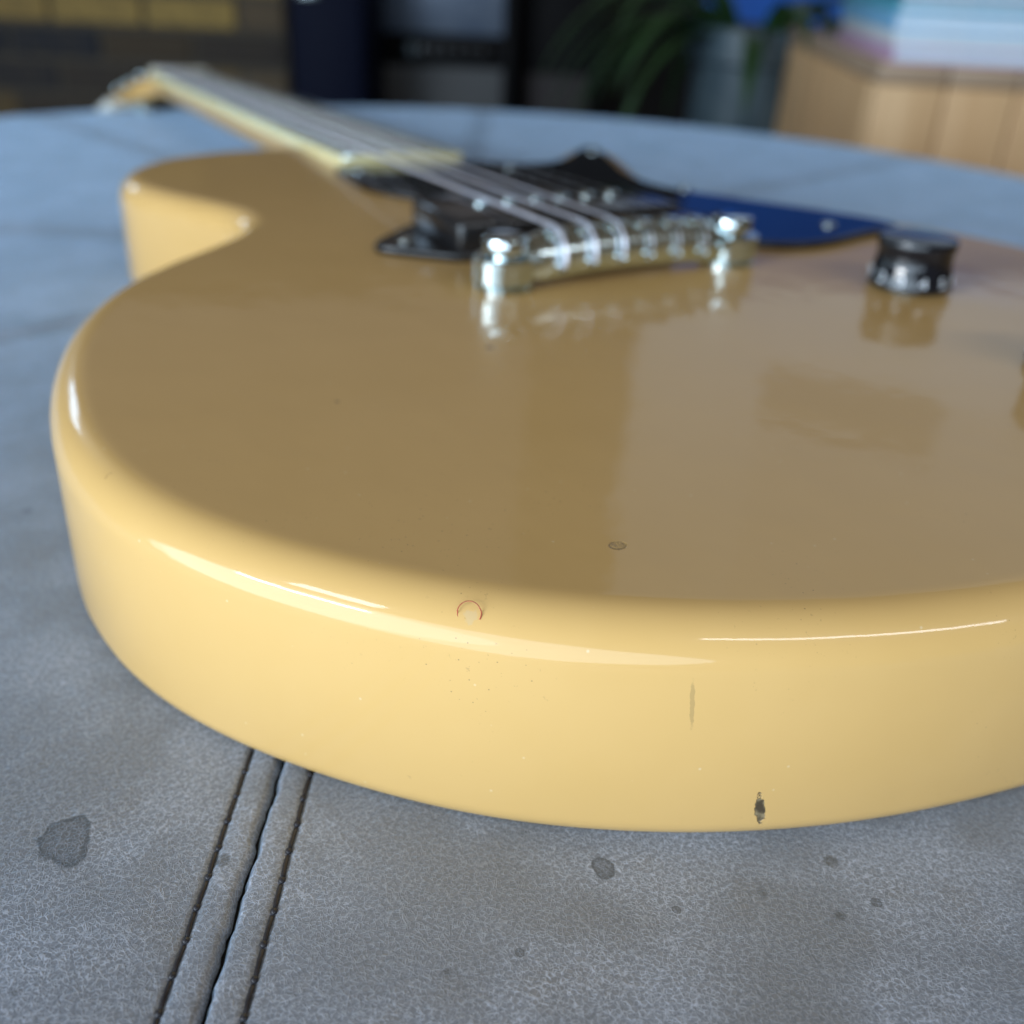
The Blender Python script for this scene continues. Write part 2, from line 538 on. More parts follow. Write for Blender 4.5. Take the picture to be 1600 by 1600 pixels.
def rounded_slab(name, pts, prof, material, parent=None, inner=0.0012):
    """closed outline swept through (inset, z) profile, flat caps"""
    nr = normals2d(pts)
    prof = [(prof[0][0] + inner, prof[0][1])] + prof + [(prof[-1][0] + inner, prof[-1][1])]
    n = len(pts)
    verts, faces = [], []
    for ins, z in prof:
        for p, q in zip(pts, nr):
            verts.append((p.x - q.x * ins, p.y - q.y * ins, z))
    for i in range(len(prof) - 1):
        for k in range(n):
            k2 = (k + 1) % n
            faces.append((i * n + k, i * n + k2, (i + 1) * n + k2, (i + 1) * n + k))
    faces.append(tuple(reversed(range(n))))
    faces.append(tuple((len(prof) - 1) * n + k for k in range(n)))
    bm = bmesh.new()
    vs = [bm.verts.new(v) for v in verts]
    for f in faces:
        bm.faces.new([vs[i] for i in f])
    caps = [f for f in bm.faces if len(f.verts) > 4]
    bmesh.ops.recalc_face_normals(bm, faces=bm.faces)
    bmesh.ops.triangulate(bm, faces=caps)
    return fin(bm, name, material, parent)


# ================================================================== SETTING
FLOOR_Z = -0.45
fl = box('floor', -1.6, 4.2, -0.9, 4.6, FLOOR_Z - 0.03, FLOOR_Z, M['floor'])
fl['kind'] = 'structure'

F2 = Vector((0.4888, 0.8724))
R2 = Vector((0.8724, -0.4888))
BG_ROT = math.atan2(R2.y, R2.x)


def bgxy(s, D):
    p = Vector((CAM.x, CAM.y)) + F2 * D + R2 * s
    return (p.x, p.y)


def s_at(px, D):
    return (px - 800) / 1617.8 * (D * 0.8763 + 0.06)


def wallbox(name, s0, s1, D, th, z0, z1, material):
    me_o = box(name, 0, s1 - s0, 0, th, z0, z1, material)
    x, y = bgxy(s0, D)
    me_o.location = (x, y, 0)
    me_o.rotation_euler = (0, 0, BG_ROT)
    return me_o


o = wallbox('wall', s_at(390, 2.95), s_at(1062, 2.95), 2.95, 0.1, FLOOR_Z, 0.62, M['dark_paint'])
o['kind'] = 'structure'
o = wallbox('wall', s_at(1062, 2.95) + 0.002, s_at(1062, 2.95) + 2.6, 2.95, 0.1, FLOOR_Z, 0.80, M['blue_paint'])
o['kind'] = 'structure'

# brick wall piece
bx, by = bgxy(s_at(402, 2.6), 2.6)
bw = empty('brick_wall', 'low wall of yellow and dark bricks standing at the back of the room', 'wall', (bx, by, FLOOR_Z), BG_ROT)
BWW = 1.75
box('mortar', -BWW, 0, 0.012, 0.11, 0, 0.98, M['mortar'], bw)
bm = bmesh.new()
bmesh.ops.create_cube(bm, size=1)
for v in bm.verts:
    v.co = (v.co.x * 0.205, v.co.y * 0.1, v.co.z * 0.062)
bmesh.ops.bevel(bm, geom=bm.edges[:], offset=0.004, segments=1, affect='EDGES')
bmesh.ops.recalc_face_normals(bm, faces=bm.faces)
brick_me = bpy.data.meshes.new('brick')
bm.to_mesh(brick_me)
bm.free()
brick_me.materials.append(M['brick'])
for row in range(13):
    off = 0.1075 if row % 2 else 0.0
    x = -0.1075 - off
    if off:
        h = bpy.data.objects.new('brick', brick_me)
        COL.objects.link(h)
        h.parent = bw
        h.location = (-0.052, 0.052, 0.036 + row * 0.075)
        h.scale = (0.48, 1, 1)
        h.color = (0.12, 0.085, 0.05, 1)
    while x - 0.1025 > -BWW:
        b = bpy.data.objects.new('brick', brick_me)
        COL.objects.link(b)
        b.parent = bw
        b.location = (x, 0.052 + random.uniform(-0.003, 0.003), 0.036 + row * 0.075)
        tone = random.random()
        if row == 4:
            tone *= 0.55
        elif row == 3:
            tone *= 0.6
        elif row == 5:
            tone = 0.75 + 0.25 * tone
        if row == 4 and x < -0.42:
            tone = 0.0
        ci = tone * 3
        pal = [(0.012, 0.015, 0.024), (0.055, 0.038, 0.022), (0.24, 0.155, 0.05), (0.40, 0.27, 0.075)]
        k0 = min(2, int(ci))
        b.color = (*[pal[k0][q] + (pal[k0 + 1][q] - pal[k0][q]) * (ci - k0) for q in range(3)], 1)
        x -= 0.215

# ================================================================== OTTOMAN
OC = Vector((0.030, 0.200))
TH0 = rad(-119.1)
ot = empty('leather_ottoman', 'round grey-blue leather ottoman with dark radial stitched seams under the guitar', 'ottoman', (0, 0, 0))


def wob(r, k):
    return (math.sin(r * 900) + math.sin(r * 2300 + 2.3 + k) * 0.7 + math.sin(r * 410) + 0.9 * math.sin(r * 3700 + k) + 0.7 * math.sin(r * 5900 + 2 * k)) * 0.00011


NW = 8
dvals = [0.00022, 0.0004, 0.0007, 0.0011, 0.0015, 0.002, 0.003, 0.004, 0.0047, 0.0052, 0.0056, 0.006, 0.0064, 0.0068, 0.0074, 0.0084, 0.010, 0.014, 0.022]
rs = [0.03 + i * (0.26 - 0.03) / 22 for i in range(22)] + [0.26 + i * (0.482 - 0.26) / 150 for i in range(150)]
ER = 0.046
edge = [(0.482 + math.sin(a) * ER, -ER * (1 - math.cos(a))) for a in [k * rad(90) / 10 for k in range(11)]]
rzs = [(r, 0.0) for r in rs] + edge
for wi in range(NW):
    a0 = TH0 + wi * 2 * math.pi / NW
    da = 2 * math.pi / NW
    verts, faces = [], []
    ncol = None
    near_seam = {0: 0, NW - 1: 1}.get(wi, -2)
    for (r, z) in rzs:
        lim = r * math.sin(da / 2) * 0.98
        left = []
        for i, d in enumerate(dvals):
            left.append(min(d, lim * (i + 1) / (len(dvals) + 1)))
        angs = []
        for d in left:
            angs.append((math.asin(min(d / r, 1)), d))
        amax = angs[-1][0]
        mids = [amax + (da - 2 * amax) * k / 9 for k in range(1, 9)]
        colm = [(a, d, 0) for a, d in angs] + [(a, 1.0, -1) for a in mids] + [(da - a, d, 1) for a, d in reversed(angs)]
        ncol = len(colm)
        for a, d, side in colm:
            h = 0.0
            gk = 1.0 if side == near_seam else 0.45
            if d < 0.02:
                h -= 0.0022 * gk * math.exp(-(d / 0.00065) ** 2)
                h -= 0.00055 * gk * math.exp(-((d - 0.006) / 0.00055) ** 2)
                h += 0.00012 * math.exp(-((d - 0.0032) / 0.0018) ** 2)
                h -= 0.0001 * math.exp(-((d - 0.009) / 0.004) ** 2)
            if d < 0.0012:
                a += wob(r, wi) / r
            ang = a0 + a
            verts.append((OC.x + r * math.cos(ang), OC.y + r * math.sin(ang), z + h))
    for i in range(len(rzs) - 1):
        for k in range(ncol - 1):
            faces.append((i * ncol + k, (i + 1) * ncol + k, (i + 1) * ncol + k + 1, i * ncol + k + 1))
    pyd('panel', verts, faces, M['leather'], ot)

# near-black sheet whose colour supplies the shade in the seam gaps, centre button, drum side, feet
lathe('gap_shade_sheet', [(0.001, -0.0025), (0.482, -0.0025), (0.498, -0.006), (0.512, -0.016), (0.5215, -0.03), (0.5255, -0.046)], M['gap_shade'], ot, 96, (OC.x, OC.y, 0), cap=False)
lathe('centre_button', [(0.034, -0.004), (0.034, -0.002), (0.030, -0.0004), (0.001, -0.0002)], M['leather'], ot, 48, (OC.x, OC.y, 0))
lathe('side_band', [(0.528, -0.046), (0.5287, -0.06), (0.5295, -0.2), (0.5287, -0.37), (0.521, -0.39), (0.46, -0.392)], M['leather'], ot, 128, (OC.x, OC.y, 0), cap=False)
ring = [(OC.x + 0.5305 * math.cos(a), OC.y + 0.5305 * math.sin(a), -0.050) for a in [2 * math.pi * k / 128 for k in range(129)]]
tube('piping', ring, 0.0035, M['leather'], ot, 8)
for k in range(4):
    a = rad(30 + 90 * k)
    lathe('foot', [(0.020, FLOOR_Z), (0.024, FLOOR_Z + 0.02), (0.030, -0.39)], M['rosewood'], ot, 20, (OC.x + 0.36 * math.cos(a), OC.y + 0.36 * math.sin(a), 0))

# stitches: rows either side of every seam
sv, sf = [], []
SL = 0.0061
for i in range(9):
    t = i / 8
    x = (t - 0.5) * SL * 0.96
    hz = -0.00062 + 0.00045 * math.sin(math.pi * t) ** 0.5 if 0 < t < 1 else -0.0012
    rr = 0.00036 * (0.72 if t in (0, 1) else 1)
    for k in range(6):
        an = 2 * math.pi * k / 6
        sv.append((x, rr * math.cos(an), hz + rr * 0.6 * math.sin(an)))
for i in range(8):
    for k in range(6):
        sf.append((i * 6 + k, i * 6 + (k + 1) % 6, (i + 1) * 6 + (k + 1) % 6, (i + 1) * 6 + k))
kb = len(sv)
for q in range(5):
    la = rad(-90 + 45 * q)
    for k in range(6):
        an = 2 * math.pi * k / 6
        sv.append((SL * 0.5 + 0.00075 * math.cos(la) * math.cos(an), 0.00062 * math.cos(la) * math.sin(an), -0.00022 + 0.00045 * math.sin(la)))
for q in range(4):
    for k in range(6):
        sf.append((kb + q * 6 + k, kb + q * 6 + (k + 1) % 6, kb + (q + 1) * 6 + (k + 1) % 6, kb + (q + 1) * 6 + k))
sme = bpy.data.meshes.new('stitch')
sme.from_pydata(sv, [], sf)
sme.update()
for p in sme.polygons:
    p.use_smooth = True
sme.materials.append(M['thread'])
rest = bmesh.new()
for wi in range(NW):
    a = TH0 + wi * 2 * math.pi / NW
    u = Vector((math.cos(a), math.sin(a)))
    v = Vector((-u.y, u.x))
    for sd in (-1, 1):
        r = 0.12
        while r < 0.481:
            j = random.uniform(-0.00008, 0.00008)
            pos = OC + u * r + v * (0.006 * sd + j)
            rot = a + random.uniform(-0.05, 0.05)
            if wi == 0 and r > 0.27:
                s = bpy.data.objects.new('stitch', sme)
                COL.objects.link(s)
                s.parent = ot
                s.location = (pos.x, pos.y, 0)
                s.rotation_euler = (0, 0, rot)
            else:
                tmp = bmesh.new()
                tmp.from_mesh(sme)
                bmesh.ops.transform(tmp, matrix=Matrix.Translation((pos.x, pos.y, 0)) @ Matrix.Rotation(rot, 4, 'Z'), verts=tmp.verts)
                tm = bpy.data.meshes.new('tmp')
                tmp.to_mesh(tm)
                tmp.free()
                rest.from_mesh(tm)
                bpy.data.meshes.remove(tm)
            r += SL
st = fin(rest, 'seam_stitching', M['thread'], ot)
st['kind'] = 'stuff'

# ================================================================== GUITAR
Z0 = 0.0004
T = 0.0445
gt = empty('electric_guitar', 'glossy yellow solid-body electric guitar with black pickguard lying on the grey leather ottoman', 'guitar', (0, 0, Z0))

outline = [(-0.029, 0.2415), (-0.045, 0.2395), (-0.065, 0.2375), (-0.083, 0.2325), (-0.099, 0.2225), (-0.112, 0.2065), (-0.1185, 0.187), (-0.1175, 0.168),
           (-0.1105, 0.150), (-0.1005, 0.132), (-0.0930, 0.116), (-0.0925, 0.102), (-0.0995, 0.089), (-0.1120, 0.0765), (-0.1290, 0.0610),
           (-0.1460, 0.0410), (-0.1595, 0.0150), (-0.1675, -0.0120), (-0.1715, -0.0400), (-0.1715, -0.0650), (-0.1660, -0.0900),
           (-0.1530, -0.1150), (-0.1270, -0.1445), (-0.1000, -0.1635), (-0.0670, -0.1775), (-0.0290, -0.1855), (0, -0.1870),
           (0.0290, -0.1855), (0.0670, -0.1775), (0.1000, -0.1635), (0.1270, -0.1445), (0.1530, -0.1150), (0.1660, -0.0900), (0.1715, -0.0650),
           (0.1715, -0.0400), (0.1665, -0.0120), (0.1570, 0.0130), (0.1420, 0.0380), (0.1240, 0.0600), (0.1080, 0.0780), (0.0985, 0.0950), (0.0965, 0.112),
           (0.1000, 0.131), (0.1070, 0.150), (0.1140, 0.168), (0.1185, 0.184), (0.1170, 0.196), (0.1085, 0.202), (0.0970, 0.199), (0.0830, 0.186),
           (0.0690, 0.1735), (0.0540, 0.1680), (0.0410, 0.1730), (0.0335, 0.1880), (0.0305, 0.2100), (0.0293, 0.2300), (0.0270, 0.2405), (0.0, 0.2425)]
OUT = resample(spline(outline, 12), 520)
RT, RB = 0.0088, 0.0050
prof = []
for k in range(9):
    a = rad(90) * k / 8
    prof.append((RB * (1 - math.sin(a)), RB * (1 - math.cos(a))))
for k in range(11):
    a = rad(90) * k / 10
    prof.append((RT * (1 - math.cos(a)), T - RT + RT * math.sin(a)))
body = rounded_slab('body', OUT, prof, M['lacquer'], gt)

# curled fibre stuck to the rim, strap button at the butt
# ---- neck
YE, ZFE = 0.1745, T + 0.0068     # fretboard end (top of board)
YN, ZN = 0.6255, 0.0345          # nut (top of board)
SLOPE = (ZN - ZFE) / (YN - YE)


def board_z(y):
    return ZFE + (y - YE) * SLOPE


def half_w(y):
    return 0.0280 + (0.0215 - 0.0280) * (y - YE) / (YN - YE)


FBT = 0.0060
verts, faces = [], []
NS = 30
ncs = 15
for i in range(NS + 1):
    y = 0.168 + (YN + 0.012 - 0.168) * i / NS
    hw = half_w(y) + 0.0002
    zt = board_z(y) - FBT
    dp = 0.0155 + 0.002 * (1 - (y - 0.2) / 0.43)
    heel = max(0.0, min(1.0, (0.285 - y) / 0.045))
    heel = heel * heel * (3 - 2 * heel)
    for k in range(ncs):
        a = math.pi * k / (ncs - 1)
        x = -hw * math.cos(a)
        zz = zt - dp * math.sin(a) ** 0.8
        # heel: squarer and as deep as the body
        xh = -hw * max(-1, min(1, math.cos(a) * 1.35))
        zh = zt - (zt - 0.006) * min(1, math.sin(a) * 1.6)
        verts.append((x * (1 - heel) + xh * heel, y, zz * (1 - heel) + zh * heel))
for i in range(NS):
    for k in range(ncs - 1):
        faces.append((i * ncs + k, i * ncs + k + 1, (i + 1) * ncs + k + 1, (i + 1) * ncs + k))
    faces.append((i * ncs + ncs - 1, i * ncs, (i + 1) * ncs, (i + 1) * ncs + ncs - 1))
faces.append(tuple(range(ncs)))
faces.append(tuple(reversed([NS * ncs + k for k in range(ncs)])))
nk = pyd('neck', verts, faces, M['lacquer'], gt)
nk.data.set_sharp_from_angle(angle=rad(50))

# ---- fretboard with binding, frets, inlays
FR = 0.305


def slab_board(name, y0, y1, inset, top_off, bot_off, material, parent):
    vs, fs = [], []
    nx, ny = 10, 12
    for j in range(ny + 1):
        y = y0 + (y1 - y0) * j / ny
        hw = half_w(y) - inset
        for i in range(nx + 1):
            x = -hw + 2 * hw * i / nx
            vs.append((x, y, board_z(y) - (FR - math.sqrt(FR * FR - x * x)) + top_off))
        vs.append((hw, y, board_z(y) + bot_off))
        vs.append((-hw, y, board_z(y) + bot_off))
    nr = nx + 3
    for j in range(ny):
        for i in range(nr):
            i2 = (i + 1) % nr
            fs.append((j * nr + i, j * nr + i2, (j + 1) * nr + i2, (j + 1) * nr + i))
    fs.append(tuple(reversed(range(nr))))
    fs.append(tuple(ny * nr + i for i in range(nr)))
    bo = pyd(name, vs, fs, material, parent)
    bo.data.set_sharp_from_angle(angle=rad(30))
    return bo


fb = slab_board('fretboard', YE + 0.0018, YN, 0.0018, 0.0, -FBT, M['rosewood'], gt)
for s in (-1, 1):
    vs = []
    for y in (YE + 0.0018, YN):
        hw = half_w(y)
        zt = board_z(y)
        for x, z in ((hw - 0.0017, zt - 0.0010), (hw - 0.0002, zt - 0.0013), (hw, zt - 0.0018), (hw, zt - FBT), (hw - 0.0017, zt - FBT)):
            vs.append((x * s, y, z))
    fs = [(k, (k + 1) % 5, 5 + (k + 1) % 5, 5 + k) for k in range(5)] + [(0, 1, 2, 3, 4), (9, 8, 7, 6, 5)]
    b = pyd('binding', vs, fs, M['binding'], fb, False)
vs = []
for y in (YE, YE + 0.0017):
    for k in range(9):
        x = -half_w(y) + 2 * half_w(y) * k / 8
        vs.append((x, y, board_z(y) - 0.0004 - (FR - math.sqrt(FR * FR - x * x))))
    for k in range(9):
        x = -half_w(y) + 2 * half_w(y) * (8 - k) / 8
        vs.append((x, y, T + 0.0003))
fs = [(k, (k + 1) % 18, 18 + (k + 1) % 18, 18 + k) for k in range(18)] + [tuple(range(18)), tuple(reversed(range(18, 36)))]
pyd('binding', vs, fs, M['binding'], fb, False)
for n in range(1, 23):
    y = YN - 0.6255 * (1 - 2 ** (-n / 12.0))
    hw = half_w(y) - 0.0006
    pts = []
    for k in range(9):
        x = -hw + 2 * hw * k / 8
        pts.append((x, y, board_z(y) - (FR - math.sqrt(FR * FR - x * x)) + (0.0002 if 0 < k < 8 else -0.0005)))
    tube('fret', pts, 0.00095, M['nickel'], fb, 6)
for n in (3, 5, 7, 9, 12, 15, 17, 19, 21):
    ya = YN - 0.6255 * (1 - 2 ** (-n / 12.0))
    yb = YN - 0.6255 * (1 - 2 ** (-(n - 1) / 12.0))
    y = (ya + yb) / 2
    for x in ((-0.012, 0.012) if n == 12 else (0,)):
        lathe('inlay_dot', [(0.0032, -0.001), (0.0032, 0.00015)], M['pearl'], fb, 16, (x, y, board_z(y)))
nut = box('nut', -0.0215, 0.0215, YN, YN + 0.005, board_z(YN) - 0.004, board_z(YN) + 0.002, M['bone'], gt, 0.0006)

# ---- headstock, tilted back
HA = rad(14)
hs_o = [(-0.0216, 0.0), (-0.0225, 0.012), (-0.0285, 0.032), (-0.0315, 0.060), (-0.0335, 0.095), (-0.0350, 0.130), (-0.0350, 0.158), (-0.0270, 0.170), (-0.0150, 0.168),
        (0.0, 0.162), (0.0150, 0.168), (0.0270, 0.170), (0.0350, 0.158), (0.0350, 0.130), (0.0335, 0.095), (0.0315, 0.060), (0.0285, 0.032), (0.0225, 0.012), (0.0216, 0.0), (0.0, -0.001)]
hp = resample(spline(hs_o, 8), 200)
hd = rounded_slab('headstock', hp, [(0.002, -0.0142), (0.0006, -0.0136), (0, -0.012), (0, -0.0018), (0.0005, -0.0005), (0.0018, 0.0)], M['lacquer'], gt, 0.0005)
hz0 = board_z(YN) - 0.0035
hd.location = (0, YN + 0.004, hz0)
hd.rotation_euler = (-HA, 0, 0)
fp = [p - q * 0.002 for p, q in zip(hp, normals2d(hp))]
face = rounded_slab('headstock_veneer', fp, [(0, 0.0001), (0, 0.0006), (0.0004, 0.001)], M['black_gloss'], hd, 0.0004)
for s in (-1, 1):
    for k in range(3):
        yy = 0.045 + 0.040 * k
        xx = s * (0.021 + 0.0035 * k)
        pk = lathe('tuning_peg', [(0.0045, 0.001), (0.0045, 0.002), (0.0030, 0.0026), (0.0026, 0.005), (0.0028, 0.0053), (0.0028, 0.0068), (0.001, 0.0071)], M['nickel'], hd, 16, (xx, yy, 0))
        tube('shaft', [(xx, yy, -0.016), (s * 0.044, yy, -0.016)], 0.0018, M['nickel'], pk, 8)
        box('gear_housing', xx - 0.006, xx + 0.006, yy - 0.008, yy + 0.008, -0.0235, -0.0145, M['nickel'], pk, 0.001)
        bt = []
        for q in range(9):
            a = math.pi * q / 8
            bt.append(0.0030 + 0.0022 * math.sin(a))
        tube('button', [(s * (0.043 + 0.010 * q / 8), yy, -0.016) for q in range(9)], bt, M['pearl'], pk, 12)

# ---- pickguard
pg_o = [(-0.0310, 0.1730), (-0.0335, 0.1550), (-0.0330, 0.1340), (-0.0235, 0.1150), (-0.0080, 0.0960), (0.0050, 0.0820), (0.0150, 0.0735), (0.0250, 0.0705), (0.0430, 0.0705), (0.0475, 0.0680),
        (0.0580, 0.0590), (0.0680, 0.0500), (0.0680, 0.0430), (0.0585, 0.0330), (0.0535, 0.0240), (0.0585, 0.0150), (0.0680, 0.0075), (0.0790, 0.0035), (0.0930, 0.0040), (0.1120, 0.0085),
        (0.1270, 0.0110), (0.1340, 0.0150), (0.1330, 0.0220), (0.1230, 0.0390), (0.1090, 0.0590), (0.0950, 0.0800), (0.0855, 0.0960), (0.0835, 0.1130), (0.0875, 0.1330), (0.0955, 0.1540),
        (0.1030, 0.1740), (0.1065, 0.1850), (0.1020, 0.1885), (0.0920, 0.1800), (0.0780, 0.1660), (0.0640, 0.1585), (0.0490, 0.1580), (0.0390, 0.1640), (0.0320, 0.1720), (0.0288, 0.1735), (0.0, 0.1738)]
pgp = resample(spline(pg_o, 8), 330)
pg = rounded_slab('pickguard', pgp, [(0, T + 0.0003), (0, T + 0.0019), (0.0003, T + 0.0023), (0.0009, T + 0.0026)], M['black_gloss'], gt, 0.0006)


def screw(parent, x, y, z, r=0.0028):
    s = lathe('screw', [(r, -0.001), (r, 0.0003), (r * 0.8, 0.0009), (r * 0.3, 0.0012)], M['chrome'], parent, 20, (x, y, z))
    return s


for x, y in ((0.1048, 0.0207), (0.0990, 0.1760), (0.0905, 0.0900), (0.0400, 0.1500), (-0.0260, 0.1600), (0.065, 0.021)):
    screw(pg, x, y, T + 0.0026)

# ---- pickup with triangular ears
PY = 0.0475
ear = [(-0.0635, PY), (-0.0615, PY - 0.0040), (-0.0440, PY - 0.0195), (-0.0415, PY - 0.0205), (0.0415, PY - 0.0205), (0.0440, PY - 0.0195), (0.0615, PY - 0.0040), (0.0635, PY),
       (0.0615, PY + 0.0040), (0.0440, PY + 0.0195), (0.0415, PY + 0.0205), (-0.0415, PY + 0.0205), (-0.0440, PY + 0.0195), (-0.0615, PY + 0.0040)]
ep = resample([Vector(p) for p in ear], 160)
for _ in range(3):
    ep = [(ep[i - 1] + ep[i] * 2 + ep[(i + 1) % len(ep)]) / 4 for i in range(len(ep))]
pk = rounded_slab('pickup_cover', ep, [(0, T + 0.0003), (0, T + 0.0022), (0.0004, T + 0.0029), (0.0012, T + 0.0033)], M['black_plastic'], gt, 0.0006)
box('pickup_top', -0.0425, 0.0425, PY - 0.0195, PY + 0.0195, T + 0.002, T + 0.0128, M['black_plastic'], pk, 0.0022, 3)
for k in range(6):
    lathe('pole_screw', [(0.0026, 0), (0.0026, 0.0012), (0.0018, 0.0018), (0.0004, 0.0019)], M['nickel'], pk, 16, (-0.0255 + 0.0102 * k, PY, T + 0.0126))
screw(pk, -0.0525, PY - 0.001, T + 0.0032, 0.0030)
screw(pk, 0.0525, PY, T + 0.0032, 0.0030)

# ---- wrap-around bridge
br = bpy.data.objects.new('bridge', None)
COL.objects.link(br)
br.parent = gt
br.location = (0, 0, T)
SX = 0.0412
SZ = 0.0170 - 0.0008    # string height over the body at the bridge (centre of arch)


def arch(x):
    return -(x * x) / (2 * 0.30) - 0.000


vs, fs = [], []
NB = 40
sec = [(-0.0058, 0.0020), (-0.0066, 0.0035), (-0.0066, 0.0090), (-0.0056, 0.0112), (-0.0035, 0.0126), (-0.0010, 0.0140), (0.0015, 0.0142), (0.0045, 0.0128), (0.0063, 0.0105), (0.0066, 0.0060),
       (0.0060, 0.0030), (0.0040, 0.0018), (-0.0030, 0.0016)]
ns = len(sec)
for i in range(NB + 1):
    x = -0.0365 + 0.0730 * i / NB
    e = 1.0 - 0.25 * max(0, (abs(x) - 0.031) / 0.0055)
    for y, z in sec:
        vs.append((x, y * e, 0.0018 + arch(x) + (z - 0.007) * e + 0.007 + 0.0005))
for i in range(NB):
    for k in range(ns):
        k2 = (k + 1) % ns
        fs.append((i * ns + k, i * ns + k2, (i + 1) * ns + k2, (i + 1) * ns + k))
fs.append(tuple(range(ns)))
fs.append(tuple(reversed([NB * ns + k for k in range(ns)])))
bar = pyd('bridge_bar', vs, fs, M['nickel'], br)
bm = bmesh.new()
bm.from_mesh(bar.data)
bmesh.ops.recalc_face_normals(bm, faces=bm.faces)
bm.to_mesh(bar.data)
bm.free()
bar.data.set_sharp_from_angle(angle=rad(32))
# raised compensation ridge on top of the bar
vs, fs = [], []
rp = [(-0.0018, 0.0), (-0.0010, 0.0014), (0.0010, 0.0014), (0.0018, 0.0)]
for i in range(31):
    x = -0.0300 + 0.0600 * i / 30
    yo = 0.0012 + 0.0018 * (((i * 3) // 16) % 3 - 1) * 0.6
    for y, z in rp:
        vs.append((x, y + yo, 0.0018 + arch(x) + 0.0140 + z))
for i in range(30):
    for k in range(3):
        fs.append((i * 4 + k, i * 4 + k + 1, (i + 1) * 4 + k + 1, (i + 1) * 4 + k))
fs += [(0, 1, 2, 3), (123, 122, 121, 120)]
rdg = pyd('saddle_ridge', vs, fs, M['chrome'], br)
rdg.data.set_sharp_from_angle(angle=rad(30))
for k in range(6):
    xb = -0.0255 + 0.0102 * k
    sd0 = box('saddle', xb - 0.0030, xb + 0.0030, -0.0030, 0.0034, 0.0150 + arch(xb), 0.0171 + arch(xb), M['chrome'], br, 0.0007)
for s in (-1, 1):
    # forked ear of the bar round the stud
    ea = [(s * 0.0345, -0.0060), (s * 0.0400, -0.0078), (s * 0.0462, -0.0072), (s * 0.0500, -0.0035), (s * 0.0500, 0.0030), (s * 0.0462, 0.0070), (s * 0.0400, 0.0074), (s * 0.0345, 0.0058)]
    e_p = resample(spline(ea, 6), 60)
    zc = 0.0018 + arch(0.037)
    rounded_slab('bridge_ear', e_p, [(0.0006, zc + 0.0022), (0.0, zc + 0.0028), (0, zc + 0.0094), (0.0006, zc + 0.0100)], M['nickel'], br, 0.0008).data.set_sharp_from_angle(angle=rad(30))
    pst = lathe('stud', [(0.0050, 0.0004), (0.0050, 0.0108), (0.0066, 0.0110), (0.0067, 0.0113), (0.0067, 0.0146), (0.0063, 0.0152), (0.0061, 0.0153), (0.0005, 0.0153)], M['chrome'], br, 40, (s * SX, 0, 0))
    lathe('bushing', [(0.0088, 0.0002), (0.0088, 0.0012), (0.0080, 0.0018), (0.0056, 0.0020)], M['chrome'], pst, 40, (s * SX, 0, 0))
    box('slot', s * SX - 0.0062, s * SX + 0.0062, -0.0007, 0.0007, 0.0149, 0.01536, M['black_plastic'], pst)
    g = lathe('set_screw', [(0.0016, -0.001), (0.0016, 0.0008), (0.0010, 0.0010)], M['chrome'], br, 12)
    g.location = (s * 0.0345, -0.0062, 0.0075)
    g.rotation_euler = (rad(90), 0, 0)

# ---- strings
gauges = [0.00120, 0.00098, 0.00072, 0.00042, 0.00032, 0.00025]
for k in range(6):
    xb = -0.0255 + 0.0102 * k
    xn = -0.0178 + 0.00712 * k
    r = gauges[k] / 2 * 1.15
    zb = T + 0.0018 + arch(xb) + 0.0154 + r
    zn = board_z(YN) + 0.0022 + r
    pts = []
    # hole behind the bar, wrap over the back and top, then to the nut and the peg
    zl = T + 0.0018 + arch(xb)
    back = [(-0.0030, zl + 0.0062), (-0.0066, zl + 0.0058), (-0.0078 - r, zl + 0.0066), (-0.0081 - r, zl + 0.0085), (-0.0075 - r * 0.8, zl + 0.0110), (-0.0058 - r * 0.6, zl + 0.0131 + r * 0.4), (-0.0030, zl + 0.0148 + r), (0.0000, zb - 0.0000)]
    sm = spline(back, 4, False)
    for p in sm:
        pts.append((xb, p.x, p.y))
    pts.append((xb + (xn - xb) * 0.5, YN * 0.5, (zb + zn) / 2))
    pts.append((xn, YN + 0.002, zn))
    pi_ = k if k < 3 else 5 - k
    sgn = -1 if k < 3 else 1
    yy = 0.045 + 0.040 * pi_
    pegx = sgn * (0.021 + 0.0035 * pi_ - 0.003)
    lp = Vector((pegx, yy, 0.004))
    lp = Matrix.Rotation(-HA, 4, 'X') @ lp + Vector((0, YN + 0.004, hz0))
    pts.append(tuple(lp))
    tube('string', pts, r, M['steel'] if k < 3 else M['plain_steel'], gt, 8)
    hole = lathe('string_hole', [(0.0021, -0.0004), (0.0021, 0.0003), (0.0015, 0.0006), (0.0011, 0.0002)], M['chrome'], br, 20)
    hole.location = (xb, -0.0067, 0.0018 + arch(xb) + 0.0058)
    hole.rotation_euler = (rad(90), 0, 0)


# ---- control knobs with numbered skirts
def digit_mesh(txt):
    cu = bpy.data.curves.new('numeral', 'FONT')
    cu.body = txt
    cu.size = 0.0044
    cu.align_x = 'CENTER'
    cu.align_y = 'CENTER'
    cu.extrude = 0.00012
    cu.resolution_u = 3
    ob = bpy.data.objects.new('numeral_tmp', cu)
    COL.objects.link(ob)
    bpy.context.view_layer.update()
    me = bpy.data.meshes.new_from_object(ob.evaluated_get(bpy.context.evaluated_depsgraph_get()))
    bpy.data.objects.remove(ob)
    bpy.data.curves.remove(cu)
    me.name = 'numeral'
    me.materials.clear()
    me.materials.append(M['white_ink'])
    return me


DIG = [digit_mesh(str(k)) for k in range(11)]


